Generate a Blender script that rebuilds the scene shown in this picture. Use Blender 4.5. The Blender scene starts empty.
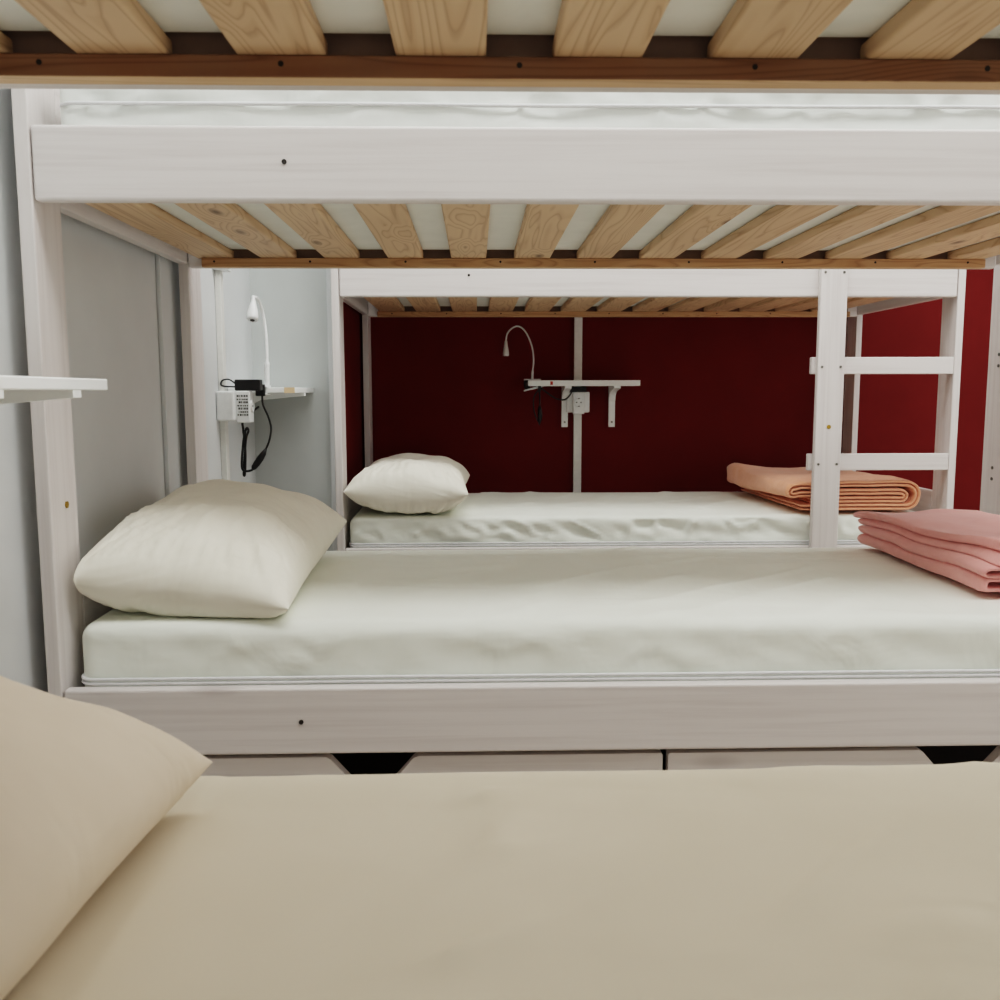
import bpy, bmesh, math, random
from mathutils import Vector, Matrix, noise

random.seed(7)
scene = bpy.context.scene
COL = scene.collection
CAMZ = 0.92          # camera height above the floor

# ------------------------------------------------------------------ materials
def new_mat(name):
    m = bpy.data.materials.new(name)
    m.use_nodes = True
    nt = m.node_tree
    b = nt.nodes['Principled BSDF']
    return m, nt, b

def N(nt, kind, **kw):
    n = nt.nodes.new(kind)
    for k, v in kw.items():
        if k in n.inputs.keys():
            n.inputs[k].default_value = v
        else:
            setattr(n, k, v)
    return n

def ramp(nt, stops, src):
    r = nt.nodes.new('ShaderNodeValToRGB')
    e = r.color_ramp.elements
    e[0].position, e[0].color = stops[0][0], (*stops[0][1], 1)
    e[1].position, e[1].color = stops[-1][0], (*stops[-1][1], 1)
    for p, c in stops[1:-1]:
        x = e.new(p); x.color = (*c, 1)
    nt.links.new(src, r.inputs[0])
    return r.outputs[0]

def coords(nt, scale, rnd=True):
    """object coordinates, shifted per object, stretched"""
    tc = nt.nodes.new('ShaderNodeTexCoord')
    src = tc.outputs['Object']
    if rnd:
        oi = nt.nodes.new('ShaderNodeObjectInfo')
        mul = N(nt, 'ShaderNodeVectorMath', operation='MULTIPLY_ADD')
        comb = nt.nodes.new('ShaderNodeCombineXYZ')
        for i in range(3):
            nt.links.new(oi.outputs['Random'], comb.inputs[i])
        nt.links.new(comb.outputs[0], mul.inputs[0])
        mul.inputs[1].default_value = (7.3, 11.7, 5.1)
        nt.links.new(src, mul.inputs[2])
        src = mul.outputs[0]
    mp = nt.nodes.new('ShaderNodeMapping')
    mp.inputs['Scale'].default_value = scale
    nt.links.new(src, mp.inputs['Vector'])
    return src, mp.outputs[0]

def add_bump(nt, b, height, strength, dist):
    bp = N(nt, 'ShaderNodeBump')
    bp.inputs['Strength'].default_value = strength
    bp.inputs['Distance'].default_value = dist
    nt.links.new(height, bp.inputs['Height'])
    nt.links.new(bp.outputs[0], b.inputs['Normal'])

def lin(r, g, b):
    f = lambda c: (c/255/12.92) if c/255 <= .04045 else ((c/255+.055)/1.055)**2.4
    return (f(r), f(g), f(b))

def axis_scale(axis, a, c):
    return tuple(a if i == axis else c for i in range(3))

def mat_wash(name, axis, hi=(215, 210, 208), lo=(206, 200, 198)):
    """white-washed timber, faint grain along one axis"""
    m, nt, b = new_mat(name)
    src, co = coords(nt, axis_scale(axis, 1.1, 42))
    n1 = N(nt, 'ShaderNodeTexNoise', Scale=1.6, Detail=5.0, Roughness=.6, Distortion=.35)
    nt.links.new(co, n1.inputs['Vector'])
    c = ramp(nt, [(.34, lin(*lo)), (.52, lin(*hi)), (.75, lin(min(hi[0]+4,255), hi[1]+4, hi[2]+4))], n1.outputs[0])
    # faint grey ghost knots
    mp = nt.nodes.new('ShaderNodeMapping'); mp.inputs['Scale'].default_value = axis_scale(axis, 2.1, 7.5)
    nt.links.new(src, mp.inputs['Vector'])
    v = N(nt, 'ShaderNodeTexVoronoi', Scale=1.0); nt.links.new(mp.outputs[0], v.inputs['Vector'])
    k = ramp(nt, [(.03, (1, 1, 1)), (.13, (0, 0, 0))], v.outputs['Distance'])
    mx = N(nt, 'ShaderNodeMix', data_type='RGBA'); mx.inputs['B'].default_value = (*lin(168, 158, 156), 1)
    ml = N(nt, 'ShaderNodeMath', operation='MULTIPLY'); ml.inputs[1].default_value = .55
    nt.links.new(k, ml.inputs[0]); nt.links.new(ml.outputs[0], mx.inputs['Factor'])
    nt.links.new(c, mx.inputs['A']); nt.links.new(mx.outputs['Result'], b.inputs['Base Color'])
    b.inputs['Roughness'].default_value = .48
    add_bump(nt, b, n1.outputs[0], .12, .001)
    return m

def mat_pine(name, axis, light, mid, dark, knot):
    m, nt, b = new_mat(name)
    src, _ = coords(nt, (1, 1, 1))
    mpk = nt.nodes.new('ShaderNodeMapping'); mpk.inputs['Scale'].default_value = axis_scale(axis, 3.2, 9.0)
    nt.links.new(src, mpk.inputs['Vector'])
    vn = N(nt, 'ShaderNodeTexVoronoi', Scale=1.0); nt.links.new(mpk.outputs[0], vn.inputs['Vector'])
    # keep only some cells
    sep = nt.nodes.new('ShaderNodeSeparateColor'); nt.links.new(vn.outputs['Color'], sep.inputs[0])
    keep = N(nt, 'ShaderNodeMath', operation='GREATER_THAN'); keep.inputs[1].default_value = .40
    nt.links.new(sep.outputs[0], keep.inputs[0])
    near = N(nt, 'ShaderNodeMapRange'); near.inputs['From Min'].default_value = .05; near.inputs['From Max'].default_value = .42
    near.inputs['To Min'].default_value = 1.0; near.inputs['To Max'].default_value = 0.0
    nt.links.new(vn.outputs['Distance'], near.inputs['Value'])
    swirl = N(nt, 'ShaderNodeMath', operation='MULTIPLY'); nt.links.new(near.outputs[0], swirl.inputs[0]); nt.links.new(keep.outputs[0], swirl.inputs[1])
    # grain: distorted noise bands
    mpg = nt.nodes.new('ShaderNodeMapping'); mpg.inputs['Scale'].default_value = axis_scale(axis, .75, 12.0)
    nt.links.new(src, mpg.inputs['Vector'])
    n0 = N(nt, 'ShaderNodeTexNoise', Scale=1.0, Detail=2.0, Distortion=.25); nt.links.new(mpg.outputs[0], n0.inputs['Vector'])
    add = N(nt, 'ShaderNodeMath', operation='MULTIPLY_ADD'); add.inputs[1].default_value = .16
    nt.links.new(swirl.outputs[0], add.inputs[0]); nt.links.new(n0.outputs[0], add.inputs[2])
    ring = N(nt, 'ShaderNodeMath', operation='MULTIPLY'); ring.inputs[1].default_value = 20.0
    nt.links.new(add.outputs[0], ring.inputs[0])
    fr = N(nt, 'ShaderNodeMath', operation='FRACT'); nt.links.new(ring.outputs[0], fr.inputs[0])
    c = ramp(nt, [(0.0, mid), (.30, light), (.70, light), (.93, dark), (1.0, mid)], fr.outputs[0])
    # large tone variation
    n2 = N(nt, 'ShaderNodeTexNoise', Scale=2.4, Detail=2.0); nt.links.new(src, n2.inputs['Vector'])
    big = ramp(nt, [(.3, (.86, .82, .76)), (.65, (1.06, 1.04, 1.0))], n2.outputs[0])
    mm = N(nt, 'ShaderNodeMix', data_type='RGBA', blend_type='MULTIPLY'); mm.inputs['Factor'].default_value = 1
    nt.links.new(c, mm.inputs['A']); nt.links.new(big, mm.inputs['B'])
    soft = N(nt, 'ShaderNodeMix', data_type='RGBA'); soft.inputs['Factor'].default_value = .36
    soft.inputs['B'].default_value = (*light, 1)
    nt.links.new(mm.outputs['Result'], soft.inputs['A'])
    # knots
    kn = N(nt, 'ShaderNodeMapRange'); kn.inputs['From Min'].default_value = .035; kn.inputs['From Max'].default_value = .13
    kn.inputs['To Min'].default_value = .85; kn.inputs['To Max'].default_value = 0.0
    nt.links.new(vn.outputs['Distance'], kn.inputs['Value'])
    kk = N(nt, 'ShaderNodeMath', operation='MULTIPLY'); nt.links.new(kn.outputs[0], kk.inputs[0]); nt.links.new(keep.outputs[0], kk.inputs[1])
    kx = N(nt, 'ShaderNodeMix', data_type='RGBA'); kx.inputs['B'].default_value = (*knot, 1)
    nt.links.new(kk.outputs[0], kx.inputs['Factor']); nt.links.new(soft.outputs['Result'], kx.inputs['A'])
    nt.links.new(kx.outputs['Result'], b.inputs['Base Color'])
    b.inputs['Roughness'].default_value = .55
    add_bump(nt, b, fr.outputs[0], .06, .001)
    return m

def mat_fabric(name, c1, c2, wr=.25, weave=True, scale=(9, 9, 9), rough=.85, fuzz=0.0, crease=1.0):
    m, nt, b = new_mat(name)
    src, co = coords(nt, scale)
    n1 = N(nt, 'ShaderNodeTexNoise', Scale=1.0, Detail=3.0, Roughness=.55, Distortion=.6)
    nt.links.new(co, n1.inputs['Vector'])
    c = ramp(nt, [(.3, c1), (.7, c2)], n1.outputs[0])
    nt.links.new(c, b.inputs['Base Color'])
    b.inputs['Roughness'].default_value = rough
    b.inputs['Specular IOR Level'].default_value = .25
    if fuzz:
        b.inputs['Sheen Weight'].default_value = fuzz
        b.inputs['Sheen Roughness'].default_value = .6
        n2 = N(nt, 'ShaderNodeTexNoise', Scale=420.0, Detail=3.0); nt.links.new(src, n2.inputs['Vector'])
        add_bump(nt, b, n2.outputs[0], .5, .0015)
    else:
        # soft creases: folded noise stretched along a slanted direction, plus broad undulation
        mp = nt.nodes.new('ShaderNodeMapping'); mp.inputs['Rotation'].default_value = (.15, .1, .72)
        mp.inputs['Scale'].default_value = (1.3*crease, 4.6*crease, 3.0*crease)
        nt.links.new(src, mp.inputs['Vector'])
        n3 = N(nt, 'ShaderNodeTexNoise', Scale=1.0, Detail=2.5, Roughness=.5, Distortion=.9)
        nt.links.new(mp.outputs[0], n3.inputs['Vector'])
        ab = N(nt, 'ShaderNodeMath', operation='SUBTRACT'); ab.inputs[1].default_value = .5; nt.links.new(n3.outputs[0], ab.inputs[0])
        ab2 = N(nt, 'ShaderNodeMath', operation='ABSOLUTE'); nt.links.new(ab.outputs[0], ab2.inputs[0])
        pw = N(nt, 'ShaderNodeMapRange', interpolation_type='SMOOTHSTEP'); pw.inputs['From Max'].default_value = .16
        nt.links.new(ab2.outputs[0], pw.inputs['Value'])
        mixh = N(nt, 'ShaderNodeMath', operation='MULTIPLY_ADD'); mixh.inputs[1].default_value = -.35
        nt.links.new(pw.outputs[0], mixh.inputs[0]); nt.links.new(n1.outputs[0], mixh.inputs[2])
        add_bump(nt, b, mixh.outputs[0], wr, .014)
    return m

def mat_paint(name, c1, c2, rough=.6, bump=.05, scale=6.0):
    m, nt, b = new_mat(name)
    tc = nt.nodes.new('ShaderNodeTexCoord')
    n1 = N(nt, 'ShaderNodeTexNoise', Scale=scale, Detail=4.0); nt.links.new(tc.outputs['Object'], n1.inputs['Vector'])
    c = ramp(nt, [(.35, c1), (.65, c2)], n1.outputs[0])
    nt.links.new(c, b.inputs['Base Color'])
    n2 = N(nt, 'ShaderNodeTexNoise', Scale=240.0, Detail=2.0); nt.links.new(tc.outputs['Object'], n2.inputs['Vector'])
    b.inputs['Roughness'].default_value = rough
    add_bump(nt, b, n2.outputs[0], bump, .001)
    return m

def mat_plain(name, col, rough=.4, metal=0.0):
    m, nt, b = new_mat(name)
    tc = nt.nodes.new('ShaderNodeTexCoord')
    n1 = N(nt, 'ShaderNodeTexNoise', Scale=60.0, Detail=2.0); nt.links.new(tc.outputs['Object'], n1.inputs['Vector'])
    c = ramp(nt, [(.3, tuple(x*.93 for x in col)), (.7, col)], n1.outputs[0])
    nt.links.new(c, b.inputs['Base Color'])
    b.inputs['Roughness'].default_value = rough
    b.inputs['Metallic'].default_value = metal
    return m

M = {}
for ax, nm in enumerate('xyz'):
    M['wash_'+nm] = mat_wash('white washed timber '+nm, ax)
M['slat'] = mat_pine('pine slat', 1, lin(213, 187, 157), lin(198, 168, 135), lin(168, 134, 102), lin(92, 66, 48))
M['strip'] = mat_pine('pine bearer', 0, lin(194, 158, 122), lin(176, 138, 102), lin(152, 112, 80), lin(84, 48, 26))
M['strip_lit'] = mat_pine('pine bearer lit underside', 0, lin(214, 184, 150), lin(200, 168, 132), lin(172, 138, 104), lin(84, 56, 40))  # bounce light on the bearer undersides, put into the colour
M['strip_shaded'] = mat_pine('pine bearer shaded', 0, lin(142, 106, 82), lin(128, 92, 70), lin(108, 74, 54), lin(70, 38, 22))  # nearest bed's bearer, its unlit face darkened in the colour
M['rail_shade'] = mat_plain('shaded inner face', lin(150, 128, 116), .7)  # shade under the upper mattress, painted on the rail's inner face
M['sheet'] = mat_fabric('cream cotton sheet', lin(236, 240, 231), lin(240, 244, 236), .34, scale=(7, 3.5, 7))
M['sheet_shaded'] = mat_fabric('shaded cream cotton sheet', lin(215, 205, 186), lin(221, 211, 193), .6, scale=(3, 2.2, 5), crease=.7)  # same sheet on the nearest bunk, its dimmer warmer light tinted in
M['pillow_shaded'] = mat_fabric('shaded cream pillowcase', lin(222, 208, 190), lin(228, 214, 197), .26, scale=(6, 6, 5), crease=1.6)  # foreground pillowcase with the bunk's warm shade put into its colour
M['pillow'] = mat_fabric('cream cotton pillowcase', lin(234, 231, 218), lin(239, 236, 224), .34, scale=(8, 8, 5), crease=2.4)
M['ticking'] = mat_fabric('white mattress cover', lin(226, 230, 226), lin(234, 237, 233), .2, scale=(9, 9, 9))
M['piping'] = mat_plain('white piping', lin(225, 226, 228), .6)
M['peach'] = mat_fabric('peach fleece', lin(226, 158, 124), lin(233, 168, 134), fuzz=.35, scale=(30, 30, 30))
M['pink'] = mat_fabric('pink fleece', lin(226, 156, 152), lin(232, 165, 160), fuzz=.35, scale=(30, 30, 30))
M['wall'] = mat_paint('white wall paint', lin(205, 208, 209), lin(210, 213, 214), .55)
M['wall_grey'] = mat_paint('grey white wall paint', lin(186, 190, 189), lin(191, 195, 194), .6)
M['red'] = mat_paint('dark red wall paint', lin(102, 31, 30), lin(107, 33, 32), .75)
M['red'].node_tree.nodes['Principled BSDF'].inputs['Specular IOR Level'].default_value = .15
M['ceil'] = mat_paint('ceiling paint', lin(235, 235, 232), lin(240, 240, 237), .8)
M['floor'] = mat_paint('beige vinyl floor', lin(205, 195, 182), lin(218, 208, 195), .45, scale=3.0)
M['shelf'] = mat_paint('white lacquered shelf', lin(236, 239, 238), lin(241, 243, 242), .4)
M['plastic'] = mat_plain('white plastic', lin(236, 238, 238), .35)
M['silver'] = mat_plain('satin silver', lin(205, 205, 205), .35, .3)
M['trunk'] = mat_plain('white cable duct', lin(228, 228, 224), .45)
M['black'] = mat_plain('black plastic', (.012, .012, .013), .4)
M['hole'] = mat_plain('dark bolt', (.02, .015, .012), .6)
M['screw'] = mat_plain('steel screw', lin(120, 118, 112), .4, .7)
M['brass'] = mat_plain('brass insert', lin(170, 140, 60), .4, .6)
M['print'] = mat_plain('dark print', (.05, .05, .05), .6)
M['redlabel'] = mat_plain('red sticker', lin(190, 60, 40), .5)
M['kraft'] = mat_plain('tan tape', lin(222, 196, 160), .6)
M['drawer_dark'] = mat_plain('drawer inside', lin(40, 30, 26), .8)

# ------------------------------------------------------------------ mesh helpers
def link(o, parent=None):
    COL.objects.link(o)
    if parent: o.parent = parent
    return o

def obj(name, bm, mat, parent=None, smooth=False, origin=None):
    me = bpy.data.meshes.new(name)
    if origin is not None:
        bmesh.ops.translate(bm, verts=bm.verts, vec=-Vector(origin))
    bmesh.ops.recalc_face_normals(bm, faces=bm.faces)
    bm.to_mesh(me); bm.free()
    mats = mat if isinstance(mat, (list, tuple)) else [mat]
    for x in mats: me.materials.append(x)
    if smooth:
        for p in me.polygons: p.use_smooth = True
    o = bpy.data.objects.new(name, me)
    if origin is not None: o.location = origin
    return link(o, parent)

def thing(name, label, cat, loc=(0, 0, 0), group=None):
    o = bpy.data.objects.new(name, None)
    o.empty_display_size = .05
    o.location = loc
    tag(o, label, cat, group)
    return link(o)

def tag(o, label, cat, group=None):
    o['label'] = label; o['category'] = cat
    if group: o['group'] = group
    return o

def box(bm, x0, x1, y0, y1, z0, z1, bev=.002, seg=2):
    r = bmesh.ops.create_cube(bm, size=1.0)
    vs = r['verts']
    for v in vs:
        v.co = Vector(((x0+x1)/2 + v.co.x*(x1-x0), (y0+y1)/2 + v.co.y*(y1-y0), (z0+z1)/2 + v.co.z*(z1-z0)))
    if bev:
        es = list({e for v in vs for e in v.link_edges})
        bmesh.ops.bevel(bm, geom=es, offset=bev, segments=seg, affect='EDGES', profile=.5)

def B(*a, **k):
    bm = bmesh.new(); box(bm, *a, **k); return bm

def prism(bm, pts, axis, a, b):
    """extrude a 2-D outline along an axis. axis 1: pts are (x,z); axis 0: pts are (y,z); axis 2: (x,y)"""
    def mk(p, t):
        return {0: (t, p[0], p[1]), 1: (p[0], t, p[1]), 2: (p[0], p[1], t)}[axis]
    A = [bm.verts.new(mk(p, a)) for p in pts]; Bv = [bm.verts.new(mk(p, b)) for p in pts]
    n = len(pts)
    bm.faces.new(A); bm.faces.new(Bv[::-1])
    for i in range(n):
        bm.faces.new((A[i], Bv[i], Bv[(i+1) % n], A[(i+1) % n]))

def disc(bm, c, r, axis, h, seg=16):
    m = {0: Matrix.Rotation(math.pi/2, 4, 'Y'), 1: Matrix.Rotation(math.pi/2, 4, 'X'), 2: Matrix.Identity(4)}[axis]
    bmesh.ops.create_cone(bm, cap_ends=True, segments=seg, radius1=r, radius2=r, depth=h, matrix=Matrix.Translation(c) @ m)

def catmull(pts, n=10, closed=False):
    P = [Vector(p) for p in pts]
    out = []
    L = len(P)
    rng = range(L if closed else L-1)
    for i in rng:
        if closed:
            p0, p1, p2, p3 = P[i-1], P[i], P[(i+1) % L], P[(i+2) % L]
        else:
            p0, p1, p2, p3 = P[max(i-1, 0)], P[i], P[i+1], P[min(i+2, L-1)]
        for k in range(n):
            t = k/n
            out.append(.5*((2*p1) + (p2-p0)*t + (2*p0-5*p1+4*p2-p3)*t*t + (3*p1-p0-3*p2+p3)*t**3))
    if not closed: out.append(P[-1])
    return out

def tube(bm, pts, rad, seg=10, closed=False):
    P = [Vector(p) for p in pts]
    n = len(P)
    rings = []
    ref = Vector((0.13, .37, .92)).normalized()
    for i, p in enumerate(P):
        a = P[i-1] if (i > 0 or closed) else p
        b = P[(i+1) % n] if (i < n-1 or closed) else p
        t = (b-a).normalized()
        u = t.cross(ref)
        if u.length < 1e-4: u = t.cross(Vector((1, 0, 0)))
        u.normalize(); w = t.cross(u).normalized()
        ref = -w
        # parallel transport
        r = rad(i/(n-1)) if callable(rad) else rad
        rings.append([bm.verts.new(p + (u*math.cos(2*math.pi*k/seg) + w*math.sin(2*math.pi*k/seg))*r) for k in range(seg)])
    m = n if closed else n-1
    for i in range(m):
        A, C = rings[i], rings[(i+1) % n]
        for k in range(seg):
            bm.faces.new((A[k], A[(k+1) % seg], C[(k+1) % seg], C[k]))
    if not closed:
        bm.faces.new(rings[0][::-1]); bm.faces.new(rings[-1])

def tube_bm(pts, rad, seg=10, closed=False):
    bm = bmesh.new(); tube(bm, pts, rad, seg, closed); return bm

def grid_box(bm, x0, x1, y0, y1, z0, z1, nx, ny, nz):
    vmap = {}
    def V(i, j, k):
        key = (i, j, k)
        if key not in vmap:
            vmap[key] = bm.verts.new((x0+(x1-x0)*i/nx, y0+(y1-y0)*j/ny, z0+(z1-z0)*k/nz))
        return vmap[key]
    for k in (0, nz):
        for i in range(nx):
            for j in range(ny):
                bm.faces.new((V(i, j, k), V(i+1, j, k), V(i+1, j+1, k), V(i, j+1, k)))
    for j in (0, ny):
        for i in range(nx):
            for k in range(nz):
                bm.faces.new((V(i, j, k), V(i+1, j, k), V(i+1, j, k+1), V(i, j, k+1)))
    for i in (0, nx):
        for j in range(ny):
            for k in range(nz):
                bm.faces.new((V(i, j, k), V(i, j+1, k), V(i, j+1, k+1), V(i, j, k+1)))

def fbm(x, y, z, oct=3):
    return noise.fractal(Vector((x, y, z)), .9, 2.0, oct, noise_basis='PERLIN_ORIGINAL')

def ridge(v):       # soft crease profile from a noise value
    return max(0.0, 1-abs(v)*3.2)**2

# ------------------------------------------------------------------ room shell
def struct(name, bm, mat):
    o = obj(name, bm, mat); o['kind'] = 'structure'; return o

XL, XR, YF, YB, ZC = -.782, 3.1, -1.0, 4.045, 3.0
NICHE_Y, NICHE_X = 3.27, -.487
struct('floor', B(XL-.1, XR+.1, YF-.1, YB+.1, -.06, 0, bev=0), M['floor'])
struct('ceiling', B(XL-.1, XR+.1, YF-.1, YB+.1, ZC, ZC+.06, bev=0), M['ceil'])
struct('wall_left', B(XL-.1, XL, YF-.1, NICHE_Y, 0, ZC, bev=0), M['wall'])
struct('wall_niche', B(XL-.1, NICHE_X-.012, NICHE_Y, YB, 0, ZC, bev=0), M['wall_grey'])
struct('wall_side', B(NICHE_X-.012, NICHE_X, NICHE_Y+.004, YB, 0, ZC, bev=0), M['red'])
struct('wall_back', B(XL-.1, XR+.1, YB, YB+.1, 0, ZC, bev=0), M['red'])
struct('wall_right', B(XR, XR+.1, YF-.1, YB, 0, ZC, bev=0), M['wall'])
struct('wall_front', B(XL-.1, XR+.1, YF-.1, YF, 0, ZC, bev=0), M['wall'])
# vertical panel strip on the left wall behind the middle bed, corner bead at the niche
bm = bmesh.new(); box(bm, XL, XL+.012, 2.315, 2.47, 0.0, ZC, bev=.003)
struct('trim_1', bm, M['wall'])
bm = bmesh.new(); box(bm, NICHE_X-.030, NICHE_X, NICHE_Y-.010, NICHE_Y+.004, 0.0, ZC, bev=.004)
struct('trim_2', bm, M['wall'])

# ------------------------------------------------------------------ bunk bed
LEN, DEP = 2.072, .84
T = .025
def Z(z): return z + CAMZ     # heights were measured from the camera

def bolt(parent, c, axis=1, r=.0042, mat='hole', name='bolt_hole', h=.003):
    bm = bmesh.new(); disc(bm, c, r, axis, h, 14)
    return obj(name, bm, M[mat], parent)

def make_bed(label, loc, slat_x0, pitch, slat_w, n_slats, bolts, ladder=None, drawers=False, right_back=0.0, low=0.0):
    t = thing('bunk_bed', label, 'bunk bed', loc, 'white bunk beds in a row')
    # posts
    for x0 in (-T, LEN):
        for y0 in (0, DEP-.017):
            x0 = x0 + right_back if (y0 and x0 > 1) else x0
            obj('post', B(x0, x0+T, y0, y0+.105, 0, Z(.66), bev=.0025), M['wash_z'], t)
    # long rails
    for y0 in (0, DEP-T):
        obj('upper_rail', B(.002, LEN-.002, y0, y0+T, Z(.315), Z(.4362), bev=.006, seg=4), M['wash_x'], t)
        obj('lower_rail', B(.002, LEN-.002, y0, y0+T, Z(-.6378+low), Z(-.5165+low), bev=.005, seg=3), M['wash_x'], t)
    # end boards between the posts
    for x0 in (-T+.001, LEN):
        obj('end_board', B(x0, x0+T-.001, .106, DEP-.018, Z(.3242), Z(.63), bev=.003), M['wash_y'], t)
        obj('end_board', B(x0, x0+T-.001, .106, DEP-.018, Z(-.6378), Z(-.3515), bev=.003), M['wash_y'], t)
    # bearers that carry the slats; above them a dark strip paints shade on the rail's inner face
    for y0 in (T, DEP-T-.025):
        if y0 > .2:
            obj('slat_bearer', B(.043, LEN-.043, y0, y0+.025, Z(.3130), Z(.3355), bev=.002), [M['strip_shaded' if loc[1] < 1 else 'strip'], M['strip_lit']], t)
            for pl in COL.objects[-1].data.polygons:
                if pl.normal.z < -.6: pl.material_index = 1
        obj('slat_bearer', B(.043, LEN-.043, y0, y0+.025, Z(-.640), Z(-.6175), bev=.002), M['strip'], t)
        yy = T if y0 < .2 else DEP-T-.002
        obj('rail_shade_strip', B(.045, LEN-.045, yy, yy+.002, Z(.336), Z(.415), bev=0), M['rail_shade'], t)
    rnd = random.Random(int(loc[1]*100))
    first = None
    for i in range(n_slats):
        x = slat_x0 + i*pitch
        w = slat_w + rnd.uniform(-.002, .002)
        o = obj('slat', B(x, x+w, .030, DEP-.030, Z(.3356), Z(.3556), bev=.004, seg=3), M['slat'], t)
    obj('base_panel', B(.03, LEN-.03, .028, DEP-.028, Z(-.6170), Z(-.602), bev=.002), M['slat'], t)
    for (x, z) in bolts:
        bolt(t, (x, 0.0, z))
    # screws through the bearer
    for i in range(0, n_slats*2-1, 3):
        xx = slat_x0 + slat_w/2 + i*pitch/2
        if xx < LEN-.06:
            bolt(t, (xx, DEP-T-.025, Z(.3265)), 1, .0028, 'hole', 'screw', .001)
    if ladder:
        x0, x1 = ladder
        obj('ladder_stile', B(x0, x1, -.024, -.0005, 0.0, Z(.428), bev=.003), M['wash_z'], t)
        for zz in (.0875, -.2395, -.56, -.80):
            obj('ladder_rung', B(x0-.012, LEN-.001, .0, .024, Z(zz-.0285), Z(zz+.0285), bev=.003), M['wash_x'], t) if zz > -.5 or zz < -.65 else None
            for dx in (.014, x1-x0-.014):
                bolt(t, (x0+dx, -.0245, Z(zz-.005)), 1, .0042, 'screw', 'screw')
        for dx in (.014, x1-x0-.014):
            bolt(t, (x0+dx, -.0245, Z(.393)), 1, .0042, 'screw', 'screw')
        bm = bmesh.new(); disc(bm, (x0+.045, -.0245, Z(-.118)), .0075, 1, .003, 6)
        obj('hex_insert', bm, M['brass'], t)
    if drawers:
        y0 = .012
        zb, zt = .085, Z(-.6485)
        for (dx0, dx1, cx) in ((.012, 1.061, .537), (1.071, LEN-.012, 1.612)):
            pts = [(dx0, zb), (dx1, zb), (dx1, zt-.003), (dx1-.003, zt), (cx+.082, zt), (cx+.074, zt-.004), (cx+.032, zt-.052), (cx+.026, zt-.055),
                   (cx-.026, zt-.055), (cx-.032, zt-.052), (cx-.074, zt-.004), (cx-.082, zt), (dx0+.003, zt), (dx0, zt-.003)]
            bm = bmesh.new(); prism(bm, pts, 1, y0, y0+.022)
            d = obj('drawer', bm, M['wash_x'], t)
            bm = bmesh.new()
            box(bm, dx0+.02, dx1-.02, y0+.022, DEP-.10, zb, zb+.012, 0)
            box(bm, dx0+.02, dx0+.034, y0+.022, DEP-.10, zb, zt-.09, 0)
            box(bm, dx1-.034, dx1-.02, y0+.022, DEP-.10, zb, zt-.09, 0)
            box(bm, dx0+.02, dx1-.02, DEP-.115, DEP-.10, zb, zt-.09, 0)
            obj('drawer_box', bm, M['drawer_dark'], d)
            for ex in (dx0+.07, dx1-.07):
                for ey in (y0+.07, DEP-.16):
                    bm = bmesh.new(); disc(bm, (ex, ey, zb/2), zb/2, 0, .022, 20)
                    obj('castor', bm, M['black'], d, smooth=False)
    return t

LA, LB, LC = (-.747, .177, 0), (-.727, 1.5758, 0), (-.452, 3.1037, 0)
bedA = make_bed('nearest white bunk bed, its slatted upper bunk hanging over the camera', LA, .0315, .159, .0905, 13, [])
bedB = make_bed('middle white bunk bed with two storage drawers beneath it', LB, .0293, .159, .0905, 13,
                [(.413, Z(.378)), (.415, Z(-.578))], drawers=True, right_back=.055)
bedC = make_bed('far white bunk bed with ladder standing against the dark red wall', LC, .052, .151, .104, 13,
                [(.43, Z(.385))], ladder=(1.597, 1.688), low=-.012)
# brass insert on the inner face of the middle bed's left front post
bm = bmesh.new(); disc(bm, (.0005, .060, Z(-.196)), .0065, 0, .003, 6)
obj('hex_insert', bm, M['brass'], bedB)
for z in (.098, .068, -.206, -.236):
    bolt(bedB, (LEN+.0545, DEP+.035, Z(z)), 0, .0045, 'screw', 'screw')

# ------------------------------------------------------------------ mattresses
def rounded(co, lo, hi, r):
    q = Vector([min(max(co[i], lo[i]+r), hi[i]-r) for i in range(3)])
    d = co - q
    return q + d.normalized()*r if d.length > 1e-9 else Vector(co)

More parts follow.
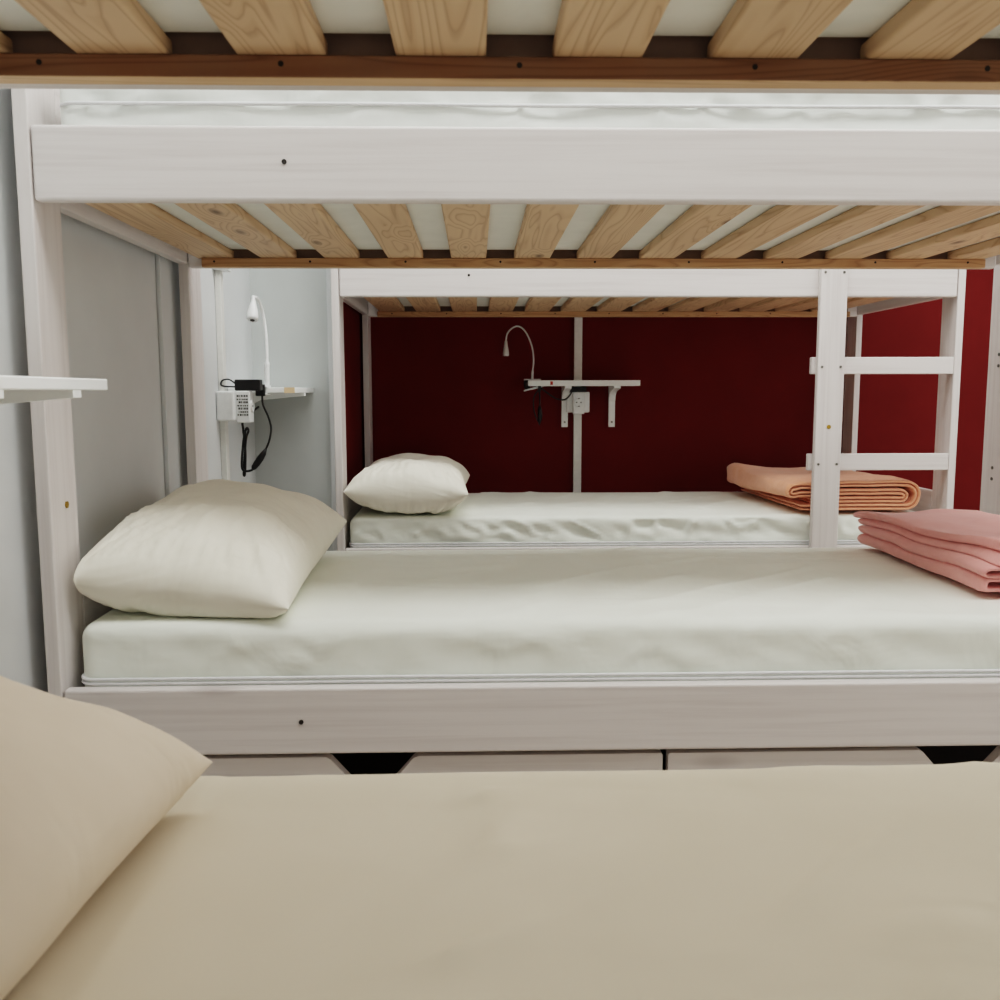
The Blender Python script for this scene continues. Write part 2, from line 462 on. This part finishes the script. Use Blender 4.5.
def mattress_bm(x0, x1, y0, y1, z0, z1, r, seed, wr_top, wr_side, nx=220, ny=90, nz=18, bulge=.004):
    bm = bmesh.new()
    grid_box(bm, x0, x1, y0, y1, z0, z1, nx, ny, nz)
    lo, hi = (x0, y0, z0), (x1, y1, z1)
    for v in bm.verts:
        c = v.co.copy()
        n = rounded(c, lo, hi, r)
        # wrinkles
        px, py, pz = c.x, c.y, c.z
        top = 1.0 if c.z > z1-1e-6 else 0.0
        s = seed*13.7
        if top:
            big = fbm(px*1.6+s, py*2.2, s, 2)*.005
            # stretched diagonal creases
            a = px*.75 + py*.66; b = -px*.66 + py*.75
            cr = ridge(fbm(a*1.1+s, b*7+s, 1.3, 2))*ridge(fbm(px*2+s, py*2, 7.7, 2)*.6)
            rest_w = .2 if (px < .47 or px > 1.5) else 1.0
            edge = rest_w*min(1.0, min(px-x0, x1-px, py-y0, y1-py)/.05)
            n.z += (big + cr*.005)*wr_top*max(edge, 0) - (1-max(edge, 0))*0
            # gentle crown
            n.z += bulge*(1-((py-(y0+y1)/2)/((y1-y0)/2))**2)
        front = abs(c.y-y0) < 1e-6 or abs(c.y-y1) < 1e-6
        if front:
            h = (pz-z0)/(z1-z0)
            a = px*.9 + pz*1.4
            g = fbm(a*7+s, pz*5-px*2.2, s+4, 3)
            g2 = ridge(fbm((px+pz*1.1)*5+s, (pz-px*.5)*9, s+9, 2))
            sg = -1 if abs(c.y-y0) < 1e-6 else 1
            n.y += sg*(g*.008 + g2*.006 - .003)*wr_side*max(0, math.sin(math.pi*min(1, max(0, h*2-1)*1.02)))
        v.co = n
    return bm

def mattress(label, bed, lower, seed, wr_top=1.0, wr_side=1.0, x0=.018, x1=2.035, group=None, dz=0.0, mat='sheet'):
    L = bed.location
    if lower:
        z0, z1, r = Z(-.6015), Z(-.4075+dz), (.046 if mat != 'sheet' else .028)
        t = thing('mattress', label, 'mattress', (L.x, L.y, z0), group)
        bm = mattress_bm(x0, x1, .030, DEP-.030, 0, z1-z0, r, seed, wr_top, wr_side)
        obj('fitted_sheet', bm, M[mat], t, smooth=True)
    else:
        z0, z1, r = Z(.3560), Z(.525), .02
        t = thing('mattress', label, 'mattress', (L.x, L.y, z0), group)
        bm = mattress_bm(.033, 2.032, .032, DEP-.032, 0, z1-z0, r, seed, .5, wr_side)
        obj('cover', bm, M['ticking'], t, smooth=True)
    # piping loop round the side
    zz = (Z(-.5042+dz*.66) if lower else Z(.478)) - z0
    xx0, xx1 = (x0, x1) if lower else (.033, 2.032)
    for k, dz in enumerate((0, -.0078) if lower else (0,)):
        yy0, yy1 = (.0225, DEP-.0225) if lower else (.0285, DEP-.0285)
        rr = .03
        pts = []
        for cx, cy, a0 in ((xx1-rr, yy1-rr, 0), (xx0+rr, yy1-rr, 90), (xx0+rr, yy0+rr, 180), (xx1-rr, yy0+rr, 270)):
            for q in range(7):
                a = math.radians(a0 + q*15)
                pts.append((cx+rr*math.cos(a), cy+rr*math.sin(a), zz+dz))
        # add points along the long sides with a little waviness
        fine = []
        for i in range(len(pts)):
            a, b = Vector(pts[i]), Vector(pts[(i+1) % len(pts)])
            n = max(1, int((b-a).length/.06))
            for q in range(n):
                p = a.lerp(b, q/n); p.z += noise.noise(Vector((p.x*3+seed*5, p.y*3, k)))*(.0008 if lower else .003)
                fine.append(p)
        obj('piping', tube_bm(fine, .0032, 8, True), M['piping'], t, smooth=True)
    return t

mattress('cream sheeted mattress of the nearest bunk, filling the foreground', bedA, True, 1, 2.2, .5, mat='sheet_shaded', group='cream sheeted lower mattresses')
mattress('cream sheeted mattress of the middle bunk under the pink blanket', bedB, True, 2, 1.5, .6, group='cream sheeted lower mattresses')
mattress('cream sheeted mattress of the far bunk under the peach blanket, gathered front', bedC, True, 3, 1.4, 2.6, x0=.013, dz=-.018, group='cream sheeted lower mattresses')
mattress('white mattress resting on the slats of the nearest upper bunk', bedA, False, 4, group='white upper mattresses')
mattress('white piped mattress on the upper bunk of the middle bed', bedB, False, 5, group='white upper mattresses')
mattress('white mattress on the slats of the far upper bunk by the ladder', bedC, False, 6, group='white upper mattresses')

# ------------------------------------------------------------------ pillows
def pillow(label, c, w, l, th, rest, tilt=0.0, yaw=0.0, seed=1, lift=0.0, sag=.35, pinch=.07, roll=0.0, xmin=None, vexp=2.6, uexp=2.3, lexp=None, mat='pillow'):
    """w along X, l along Y; rest = height of the mattress top"""
    NU, NV = 96, 128
    bm = bmesh.new()
    grid = {}
    rot = Matrix.Rotation(yaw, 3, 'Z') @ Matrix.Rotation(tilt, 3, 'Y') @ Matrix.Rotation(roll, 3, 'X')
    s = seed*9.1
    for side in (1, -1):
        for i in range(NU+1):
            for j in range(NV+1):
                border = i in (0, NU) or j in (0, NV)
                if side == -1 and border:
                    grid[(side, i, j)] = grid[(1, i, j)]; continue
                u = math.sin((i/NU*2-1)*math.pi/2*.98)/math.sin(math.pi/2*.98)
                v = math.sin((j/NV*2-1)*math.pi/2*.98)/math.sin(math.pi/2*.98)
                x = w/2*u*(1 - pinch*(1-v*v)*abs(u)**2)
                y = l/2*v*(1 - pinch*.8*(1-u*u)*abs(v)**2)
                prof = max(0.0, (1-abs(u)**(lexp if (lexp and u < 0) else uexp)))**.55 * max(0.0, (1-abs(v)**vexp))**.5
                z = side*th/2*prof
                # pull-in folds near the corners and seams, long soft creases over the top
                ang = math.atan2(v, u); rad = math.hypot(u, v)
                f1 = fbm(u*1.8+s, v*2.2+s, side*3.1, 2)*.010
                f2 = ridge(fbm(ang*5.5+s, rad*.9, side*2.2+s, 2))*min(1, rad)**2*(.010*max(.15, min(1, .55-1.1*v)))*(1-max(abs(u), abs(v))**8)
                f3 = ridge(fbm(u*6+v*1.4+s, v*1.1-u*.5+s, 5.5+s, 2))*(.004 if side == 1 else .002)*max(0, min(1, .5-1.2*v))
                z += side*(f1 - f2 + f3)*min(1, prof*1.6)
                p = rot @ Vector((x, y, z))
                p += Vector(c)
                floor = rest + .0015 + (.004 if side == 1 else 0)
                if p.z < floor: p.z = floor + (p.z-floor)*0.0
                if xmin is not None and p.x < xmin: p.x = xmin + (p.x-xmin)*.03
                grid[(side, i, j)] = bm.verts.new(p)
    for side in (1, -1):
        for i in range(NU):
            for j in range(NV):
                q = [grid[(side, i, j)], grid[(side, i+1, j)], grid[(side, i+1, j+1)], grid[(side, i, j+1)]]
                if side == -1: q.reverse()
                if len(set(q)) == 4:
                    bm.faces.new(q)
    o = obj('pillow', bm, M[mat], None, smooth=True, origin=(c[0], c[1], rest))
    tag(o, label, 'pillow', 'cream pillows at the head ends')
    return o

TOP = Z(-.4035)
pillow('cream pillow on the middle bunk, beneath the wall-mounted lamp shelf', (-.527, 1.945, Z(-.322)), .40, .70, .21, TOP, tilt=.14, roll=.085, seed=2, xmin=LB[0]+.022, vexp=3.4, uexp=2.7, lexp=3.6)
pillow('cream pillow on the far bunk in front of the red wall', (-.237, 3.445, Z(-.336)), .42, .74, .185, TOP-.018, tilt=.03, seed=3, xmin=LC[0]+.006, vexp=7, uexp=2.7)
pillow('large foreground cream pillow at the left edge of the nearest bunk', (-.486, .548, Z(-.298)), .46, .68, .21, TOP+.004, tilt=.17, roll=-.085, seed=4, xmin=LA[0]+.003, vexp=3, uexp=2.6, mat='pillow_shaded')

# ------------------------------------------------------------------ blankets
def ribbon(bm, path, t, y0, y1, ny, warp):
    """closed strip of thickness t following an (x,z) path, extruded along y; warp(x,y,z,s)->Vector"""
    P = [Vector((p[0], 0, p[1])) for p in path]
    n = len(P)
    outer, inner = [], []
    for i in range(n):
        a = P[max(i-1, 0)]; b = P[min(i+1, n-1)]
        d = (b-a).normalized(); nrm = Vector((-d.z, 0, d.x))
        tt = t/2
        if i in (0, n-1): tt *= .55
        elif i in (1, n-2): tt *= .85
        outer.append(P[i]+nrm*tt); inner.append(P[i]-nrm*tt)
    loop = outer + inner[::-1]
    rings = []
    for k in range(ny+1):
        f = k/ny
        y = y0 + (y1-y0)*f
        edge = min(f, 1-f)*ny
        sh = 1.0
        ring = []
        for q, p in enumerate(loop):
            pp = Vector((p.x, y, p.z))
            if k in (0, ny):   # slightly rounded edge
                i = q if q < n else 2*n-1-q
                mid = P[i]
                pp.x = mid.x + (pp.x-mid.x)*.6; pp.z = mid.z + (pp.z-mid.z)*.6
            i = q if q < n else 2*n-1-q
            ring.append(bm.verts.new(warp(pp, i/(n-1), f)))
        rings.append(ring)
    m = len(loop)
    for k in range(ny):
        for q in range(m):
            bm.faces.new((rings[k][q], rings[k][(q+1) % m], rings[k+1][(q+1) % m], rings[k+1][q]))
    # end caps as strips of quads
    for k, flip in ((0, False), (ny, True)):
        R = rings[k]
        for i in range(n-1):
            f = (R[i], R[i+1], R[2*n-2-i], R[2*n-1-i])
            bm.faces.new(f if flip else f[::-1])

def arc(cx, cz, r, a0, a1, n=10, sx=1.0):
    return [(cx+sx*r*math.cos(math.radians(a0+(a1-a0)*i/n)), cz+r*math.sin(math.radians(a0+(a1-a0)*i/n))) for i in range(n+1)]

def line(a, b, n=16):
    return [(a[0]+(b[0]-a[0])*i/n, a[1]+(b[1]-a[1])*i/n) for i in range(n)]

# peach blanket, far bed: folded in half and half again, then folded over
def peach():
    W, H = .475, .118
    bm = bmesh.new()
    h = [.0165, .0425, .0710, .1020]       # heights of the four double layers
    def centre(off):
        ro = (h[3]-h[0])/2 + off; ri = (h[2]-h[1])/2 - off; rl = (h[3]-h[2])/2
        p = line((.050, h[0]-off), (W-.060, h[0]-off))
        p += arc(W-.060, (h[0]+h[3])/2, ro, -90, 90, 16)
        p += line((W-.060, h[3]+off), (.022, h[3]+off))[1:]
        p += arc(.022, (h[3]+h[2])/2, rl+off, 90, 270, 12)
        p += line((.022, h[2]-off), (W-.075, h[2]-off))[1:]
        p += arc(W-.075, (h[2]+h[1])/2, max(ri, .004), 90, -90, 10)
        p += line((W-.075, h[1]+off), (.085, h[1]+off))[1:]
        p.append((.085, h[1]+off))
        return p
    def warp(p, s, f):
        x, y, z = p
        sag = 1 - .10*math.sin(math.pi*min(1, max(0, x/W)))*(z/H)
        z = z*sag
        z += z/H*.010*fbm(x*6+2, y*6, 1.7, 2)
        lf = max(0, 1-x/.16)
        x -= lf*f*.028*math.sin(math.pi*min(1, z/H))
        kk = z/H
        if .45 < kk < .82: z -= lf*(.15+.85*f)*.030
        z += lf*f*.008*kk
        if kk < .45: x -= (1-kk)*.020*f*max(0, 1-x/.2)
        # the front left corner is tucked, the top flap bulges to the left at the back
        x += (z/H)*(-.018*f) + .006*fbm(y*7, z*20, 3.3, 2)
        if x < .03: z *= (1 - .10*(1-f))
        y += .005*fbm(x*9, z*40, 8.1, 2)
        return Vector((x, y, max(z, .001)))
    for off in (-.0065, .0065):
        ribbon(bm, centre(off), .0118, 0, .66, 40, warp)
    o = obj('blanket', bm, M['peach'], None, smooth=True)
    o.location = (1.078, 3.140, TOP-.013)
    return tag(o, 'folded peach fleece blanket on the far mattress behind the ladder', 'blanket')
peach()

# pink blanket, middle bed: accordion-folded, folds facing the head end
def pink():
    W = .340
    t = .0098
    bm = bmesh.new()
    hs = [.0130, .0345, .0420, .0600, .0700, .0815, .0910, .1010]
    n = len(hs)
    def centre():
        p = []
        for i, z in enumerate(hs):
            l, r = .016 + .005*((i//2*37) % 3), W-.012
            if i % 2 == 0:      # runs to the left, fold on the left
                p += line((r, z), (l, z), 24)
                p += arc(l, (z+hs[i+1])/2, (hs[i+1]-z)/2, 270, 90, 10)[:-1]
            else:
                p += line((l, z), (r, z), 24)
                if i < n-1: p += arc(r, (z+hs[i+1])/2, (hs[i+1]-z)/2, -90, 90, 8)[:-1]
        p.append((r, hs[-1]))
        return p
    H = hs[-1]+.008
    def warp(p, s, f):          # f = 0 at the front, 1 at the back
        x, y, z = p
        k = z/H
        left = max(0, 1-x/.22)
        # layers slide and fan open towards the front left corner, pinched at the back
        x += .030*k*(1-f)*left - .032*(1-k)*(1-f)*left - .020*k*f + .016*math.sin(k*9)*(1-f)*left
        y += -.055*k*(1-f)*(1-.4*left) + .012*fbm(x*5, z*30, 2.2, 2)*(1-k)
        z *= (.97 + .06*(1-f)*left - .14*f*left - .04*f)
        z += k*.010*fbm(x*5+1, y*4, 4.4, 2) - .012*k*(1-f)**4
        z += k*.006*math.sin(y*16+x*10)*left
        x += left*.010*fbm(y*5, z*22+3, 9.1, 2)
        return Vector((x, y, max(z, .001)))
    ribbon(bm, centre(), t, 0, .595, 48, warp)
    # loose hem that slides out underneath at the front
    def flapwarp(p, s, f):
        x, y, z = p
        return Vector((x + .02*(1-f) + .006*fbm(y*6, 3, 3, 2), y + .012*math.sin(x*18), max(.001, z + .002*math.sin(x*30+y*20))))
    ribbon(bm, line((W-.015, .0045), (.030, .0045), 24)+[(.026, .0045)], .0068, -.085, .30, 24, flapwarp)
    o = obj('blanket', bm, M['pink'], None, smooth=True)
    o.location = (.990, 1.740, TOP+.005)
    return tag(o, 'folded pink fleece blanket on the middle mattress, layered edges facing the pillow', 'blanket')
pink()

# ------------------------------------------------------------------ wall shelves
def bracket_bm(depth, drop, wd, th=.012):
    """tapered shelf bracket in local (y = out from wall towards -y, z down from 0)"""
    bm = bmesh.new()
    # profile in (d, z): d = distance out of the wall
    pts = [(0, 0), (depth, 0), (depth, -.010), (.060, -.024), (.030, -.040), (.014, -.066), (.012, -drop), (0, -drop)]
    return bm, pts

def shelf_back(label):
    """on the red wall, runs along x"""
    t = thing('wall_shelf', label, 'shelf', (.455, YB, Z(.038)), 'white wall shelves')
    obj('shelf_board', B(-.237, .233, -.185, -.001, -.012, .012, bev=.002), M['shelf'], t)
    for x0 in (-.081, .126):
        bm = bmesh.new()
        _, pts = bracket_bm(.165, .178, .027)
        prism(bm, [(-d-.0005, z-.012) for d, z in pts], 0, x0, x0+.0275)
        b = obj('bracket', bm, M['shelf'], t)
        for zz in (-.08, -.168):
            bm = bmesh.new(); disc(bm, (x0+.0137, -.0130, zz), .0042, 1, .002)
            obj('screw', bm, M['screw'], b)
    bm = B(-.145, -.134, -.1856, -.185, -.007, .007, bev=0)
    obj('sticker', bm, M['redlabel'], t)
    return t

def shelf_left(label, y0, y1, zc, tape=False, w=.222):
    """on the left wall, runs along y"""
    t = thing('wall_shelf', label, 'shelf', (XL, (y0+y1)/2, zc), 'white wall shelves')
    h = (y1-y0)/2
    obj('shelf_board', B(.001, w, -h, h, -.0085, .0085, bev=.002), M['shelf'], t)
    for yc in ((-h+.165, h-.108) if y1-y0 > .4 else (.0,)):
        bm = bmesh.new()
        _, pts = bracket_bm(w-.001, .178 if y1-y0 > .4 else .08, .027)
        prism(bm, [(d+.0005, z-.0085) for d, z in pts], 1, yc-.0135, yc+.0135)
        obj('bracket', bm, M['shelf'], t)
    if tape:
        obj('tape', B(w-.034, w-.001, -h-.001, -h-.0002, -.009, .0088, bev=0), M['kraft'], t)
    return t

shelf_left('white wall shelf at the left edge, beside the nearest bunk', .93, 1.418, Z(.0128), w=.224)
shelf_left('small white corner shelf on the left wall holding a clip lamp', 2.93, 3.268, Z(.0085), tape=True, w=.212)
shelf_back('white two-bracket shelf on the dark red wall')

# ------------------------------------------------------------------ cable ducts
bm = bmesh.new(); box(bm, .427, .462, YB-.018, YB-.0005, 0.0, ZC, bev=.002)
tag(obj('cable_duct', bm, M['trunk'], None, origin=(.4445, YB, 0)), 'white vertical cable duct running up the dark red wall', 'cable duct')
dl = thing('cable_duct', 'white vertical cable duct on the left wall above the socket', 'cable duct', (XL, 2.845, 0))
obj('duct', B(.0005, .018, -.016, .016, 0, 1.285, bev=.002), M['trunk'], dl)
obj('junction_box', B(.0005, .040, -.035, .035, 1.285, 1.32, bev=.003), M['plastic'], dl)
bm = B(.0405, .052, -.026, -.006, 1.288, 1.31, bev=.003)
obj('cable_gland', bm, M['plastic'], dl)

# ------------------------------------------------------------------ sockets
def socket(label, loc, rot, text, d1=.054, d2=.095):
    """surface socket; local -y points out of the wall"""
    t = thing('wall_socket', label, 'socket', loc, 'white surface sockets')
    t.rotation_euler.z = rot
    obj('back_box', B(-.050, .050, -d1, -.0005, -.044, .046, bev=.006, seg=3), M['plastic'], t)
    obj('socket_block', B(-.025, .025, -d2, -d1, -.050, .046, bev=.004, seg=3), M['plastic'], t)
    bm = bmesh.new()
    bmesh.ops.create_cone(bm, cap_ends=False, segments=32, radius1=.0205, radius2=.0185, depth=.006, matrix=Matrix.Translation((0, -d2-.0015, .0)) @ Matrix.Rotation(math.pi/2, 4, 'X'))
    bmesh.ops.create_cone(bm, cap_ends=True, segments=32, radius1=.0175, radius2=.0175, depth=.001, matrix=Matrix.Translation((0, -d2-.0007, .0)) @ Matrix.Rotation(math.pi/2, 4, 'X'))
    face = obj('socket_face', bm, M['plastic'], t)
    for dx in (-.0095, .0095):
        bm = bmesh.new(); disc(bm, (dx, -d2-.0015, 0), .0028, 1, .001, 12)
        obj('pin_hole', bm, M['hole'], face)
    for dz in (-.0165, .0165):
        obj('earth_clip', B(-.004, .004, -d2-.0022, -d2-.001, dz-.002, dz+.002, bev=0), M['screw'], face)
    if text:   # rating label on the side of the block
        bm = bmesh.new()
        r = random.Random(5)
        for row in range(7):
            z = .028 - row*.0095
            y = -.090
            while y < -.060:
                w = r.uniform(.002, .006)
                box(bm, -.0256, -.0252, y, min(y+w, -.056), z, z+.0042 if row % 2 else z+.006, 0)
                y += w + r.uniform(.0012, .003)
        obj('rating_label', bm, M['print'], t)
    return t
socket('white power socket on the red wall beneath the shelf', (.4445, YB, Z(-.044)), 0, False, .034, .055)
socket('white power socket with printed label on the left wall', (XL, 2.845, Z(-.040)), math.pi/2, True)

# black plug-in adapters perched on the sockets
def adapter(label, loc, rot, size):
    t = thing('power_adapter', label, 'power adapter', loc, 'black power adapters')
    t.rotation_euler.z = rot
    sx, sy, sz = size
    obj('adapter_body', B(-sx/2, sx/2, -sy/2, sy/2, 0, sz, bev=.004, seg=3), M['black'], t)
    return t
a1 = adapter('black power adapter above the red wall socket', (.440, YB-.045, Z(.0025)), 0, (.072, .05, .021))
a2 = adapter('black power adapter above the left wall socket', (XL+.088, 2.845, Z(.0068)), 0, (.078, .036, .034))
# the loop of lead sticking out of the left adapter
lp = catmull([(-.036, -.010, .020), (-.055, -.016, .034), (-.074, -.018, .031), (-.079, -.018, .018), (-.066, -.014, .013), (-.037, -.008, .012)], 8)
obj('lead', tube_bm(lp, .0024, 8), M['black'], a2, smooth=True)

# ------------------------------------------------------------------ reading lamps
def lathe(bm, prof, mat, seg=24):
    rings = []
    for r, z in prof:
        rings.append([bm.verts.new(mat @ Vector((r*math.cos(2*math.pi*k/seg), r*math.sin(2*math.pi*k/seg), z))) for k in range(seg)])
    for a, b in zip(rings[:-1], rings[1:]):
        for k in range(seg):
            bm.faces.new((a[k], a[(k+1) % seg], b[(k+1) % seg], b[k]))
    bm.faces.new(rings[0][::-1]); bm.faces.new(rings[-1])

def head(parent, tip, direction, ln, r0, r1):
    d = Vector(direction).normalized()
    q = Vector((0, 0, 1)).rotation_difference(d).to_matrix().to_4x4()
    mt = Matrix.Translation(tip) @ q
    bm = bmesh.new()
    lathe(bm, [(r0, 0), (r0*1.05, ln*.12), (r0+(r1-r0)*.35, ln*.35), (r0+(r1-r0)*.8, ln*.62), (r1, ln*.82), (r1*1.02, ln*.95), (r1*.9, ln)], mt)
    h = obj('lamp_head', bm, M['silver'] if r1 < .015 else M['plastic'], parent, smooth=True)
    bm = bmesh.new(); lathe(bm, [(r1*.82, ln*.99), (r1*.80, ln+.001)], mt)
    obj('lens_ring', bm, M['silver'], h)
    bm = bmesh.new(); lathe(bm, [(r1*.45, ln), (r1*.40, ln+.0022)], mt)
    obj('led', bm, M['hole'], h)
    return h

# far lamp, clipped to the left end of the shelf on the red wall
lc = thing('reading_lamp', 'silver gooseneck clip lamp arching over the red wall shelf', 'lamp', (.220, 3.90, Z(.038)), 'gooseneck reading lamps')
bm = bmesh.new()
box(bm, -.018, .052, -.022, .022, .0125, .0185, .002)
obj('clip_jaw', bm, M['silver'], lc)
bm = bmesh.new()
prism(bm, [(-.018, -.034), (.020, -.026), (.052, -.0185), (.070, -.0125), (.040, -.0125), (.018, -.018), (-.018, -.028)], 1, -.022, .022)
obj('clip_jaw', bm, M['silver'], lc)
bm = bmesh.new(); tube(bm, [(.0, 0, -.026), (-.006, 0, -.014), (-.007, 0, 0.0), (-.004, 0, .013)], .012, 14)
obj('clip_spring', bm, M['black'], lc, smooth=True)
bm = bmesh.new(); box(bm, .040, .052, -.030, .008, -.036, .0095, .002)
obj('cable_clamp', bm, M['black'], lc)
neck = catmull([(.017, 0, .018), (.018, 0, .050), (.022, 0, .088), (.018, 0, .140), (.004, 0, .185), (-.018, 0, .222), (-.045, 0, .237), (-.072, 0, .226), (-.089, 0, .204), (-.094, 0, .174)], 8)
obj('gooseneck', tube_bm(neck, lambda s: .0036 if s > .12 else .0056, 10), M['silver'], lc, smooth=True)
head(lc, (-.094, 0, .176), (-.0, -.02, -1), .062, .0060, .0132)
cd = catmull([(.045, -.032, -.030), (.047, -.034, -.070), (.046, -.034, -.110)], 8)
obj('cord', tube_bm(cd, .0030, 8), M['black'], lc, smooth=True)
cd = catmull([(.040, -.030, -.030), (.022, -.034, -.060), (.022, -.034, -.110), (.035, -.034, -.150), (.045, -.034, -.166)], 8)
obj('cord', tube_bm(cd, .0028, 8), M['black'], lc, smooth=True)
bm = bmesh.new(); tube(bm, [(.046, -.034, -.095), (.047, -.034, -.108), (.0475, -.034, -.125), (.0475, -.034, -.142), (.046, -.034, -.158), (.044, -.034, -.176)],
                       lambda s: (.004, .0085, .010, .0095, .007, .002)[int(round(s*5))], 12)
obj('cord_switch', bm, M['black'], lc, smooth=True)
cd = catmull([(.052, -.030, -.020), (.085, -.028, -.045), (.120, -.020, -.066), (.155, -.010, -.068), (.180, .020, -.048), (.190, .055, -.030)], 8)
obj('cord', tube_bm(cd, .0032, 8), M['black'], lc, smooth=True)

# left wall lamp, clipped to the near end of its shelf
ll = thing('reading_lamp', 'white gooseneck clip lamp on the left wall shelf', 'lamp', (-.672, 2.935, Z(.0085)), 'gooseneck reading lamps')
bm = bmesh.new()
box(bm, -.016, .016, -.022, .045, .0088, .0148, .002); box(bm, -.016, .016, -.022, .045, -.0148, -.0088, .002)
obj('clip_jaw', bm, M['plastic'], ll)
bm = bmesh.new(); box(bm, -.017, .012, -.030, -.014, -.018, .018, .003)
obj('clip_spring', bm, M['black'], ll)
neck = catmull([(.011, .010, .0145), (.012, .010, .06), (.013, .014, .11), (.011, .022, .16), (.006, .026, .210), (.001, .012, .254), (-.001, -.030, .280), (-.003, -.074, .280)], 8)
obj('gooseneck', tube_bm(neck, lambda s: .0050 if s > .22 else .0085, 12), M['plastic'], ll, smooth=True)
head(ll, (-.003, -.070, .284), (.02, -.42, -1), .080, .0052, .0172)
cd = catmull([(.002, -.020, -.016), (.004, -.022, -.045), (.020, -.022, -.085), (.027, -.022, -.120), (.020, -.022, -.158), (.006, -.022, -.190)], 8)
obj('cord', tube_bm(cd, .0032, 8), M['black'], ll, smooth=True)
bm = bmesh.new(); tube(bm, [(.008, -.022, -.185), (.001, -.022, -.198), (-.010, -.022, -.214), (-.022, -.022, -.231), (-.031, -.022, -.243), (-.036, -.022, -.250)],
                       lambda s: (.004, .0085, .0108, .0105, .0085, .003)[int(round(s*5))], 12)
obj('cord_switch', bm, M['black'], ll, smooth=True)
cd = catmull([(-.036, -.022, -.250), (-.050, -.020, -.254), (-.064, -.018, -.252), (-.070, -.016, -.235), (-.064, -.015, -.170), (-.056, -.015, -.130),
              (-.050, -.015, -.118), (-.046, -.015, -.128), (-.054, -.014, -.150), (-.060, -.013, -.200), (-.066, -.012, -.262), (-.062, -.012, -.262),
              (-.058, -.013, -.200), (-.060, -.013, -.150), (-.063, -.010, -.125), (-.061, -.006, -.090), (-.062, .20, -.055)], 8)
obj('cord', tube_bm(cd, .0036, 8), M['black'], ll, smooth=True)

# ------------------------------------------------------------------ lights
def area(name, loc, sx, sy, power, col, rot=(0, 0, 0)):
    l = bpy.data.lights.new(name, 'AREA')
    l.shape = 'RECTANGLE'; l.size = sx; l.size_y = sy; l.energy = power; l.color = col
    o = bpy.data.objects.new(name, l); o.location = loc; o.rotation_euler = rot
    COL.objects.link(o)
    return o
area('ceiling_lamp', (.9, .95, ZC-.02), 3.0, .6, 48, (1.0, .99, .97))
area('ceiling_lamp', (.9, 2.45, ZC-.02), 3.0, .6, 40, (1.0, 1.0, .98))
area('ceiling_lamp', (.4, -.45, ZC-.02), 1.6, .6, 6, (1.0, .93, .84))
area('right_fill', (XR-.03, 2.1, 1.15), 2.0, 3.2, 12, (.97, 1.0, 1.0), (0, math.radians(90), 0))  # invented fill on the unseen right side, evens light along the aisles

w = bpy.data.worlds.new('World'); scene.world = w; w.use_nodes = True
w.node_tree.nodes['Background'].inputs[0].default_value = (.9, .93, 1, 1)
w.node_tree.nodes['Background'].inputs[1].default_value = .05

# ------------------------------------------------------------------ camera
p, yw, rl = .1166, .0256, -.0022
cp, sp = math.cos(p), math.sin(p)
F = Vector((math.sin(yw)*cp, math.cos(yw)*cp, -sp)); R_ = Vector((math.cos(yw), -math.sin(yw), 0)); U = R_.cross(F)
r2 = R_*math.cos(rl) + U*math.sin(rl); u2 = -R_*math.sin(rl) + U*math.cos(rl)
cam = bpy.data.cameras.new('camera'); co = bpy.data.objects.new('camera', cam); COL.objects.link(co)
mw = Matrix((r2, u2, -F)).transposed().to_4x4(); mw.translation = (0, 0, CAMZ)
co.matrix_world = mw
cam.sensor_width = 36; cam.lens = 36*918.55/1000; cam.clip_start = .01
cam.dof.use_dof = True; cam.dof.focus_distance = 2.3; cam.dof.aperture_fstop = 11
scene.camera = co

scene.view_settings.view_transform = 'Filmic'
scene.view_settings.look = 'High Contrast'
scene.view_settings.exposure = -0.12
scene.cycles.use_denoising = True
scene.cycles.max_bounces = 12
scene.cycles.diffuse_bounces = 8
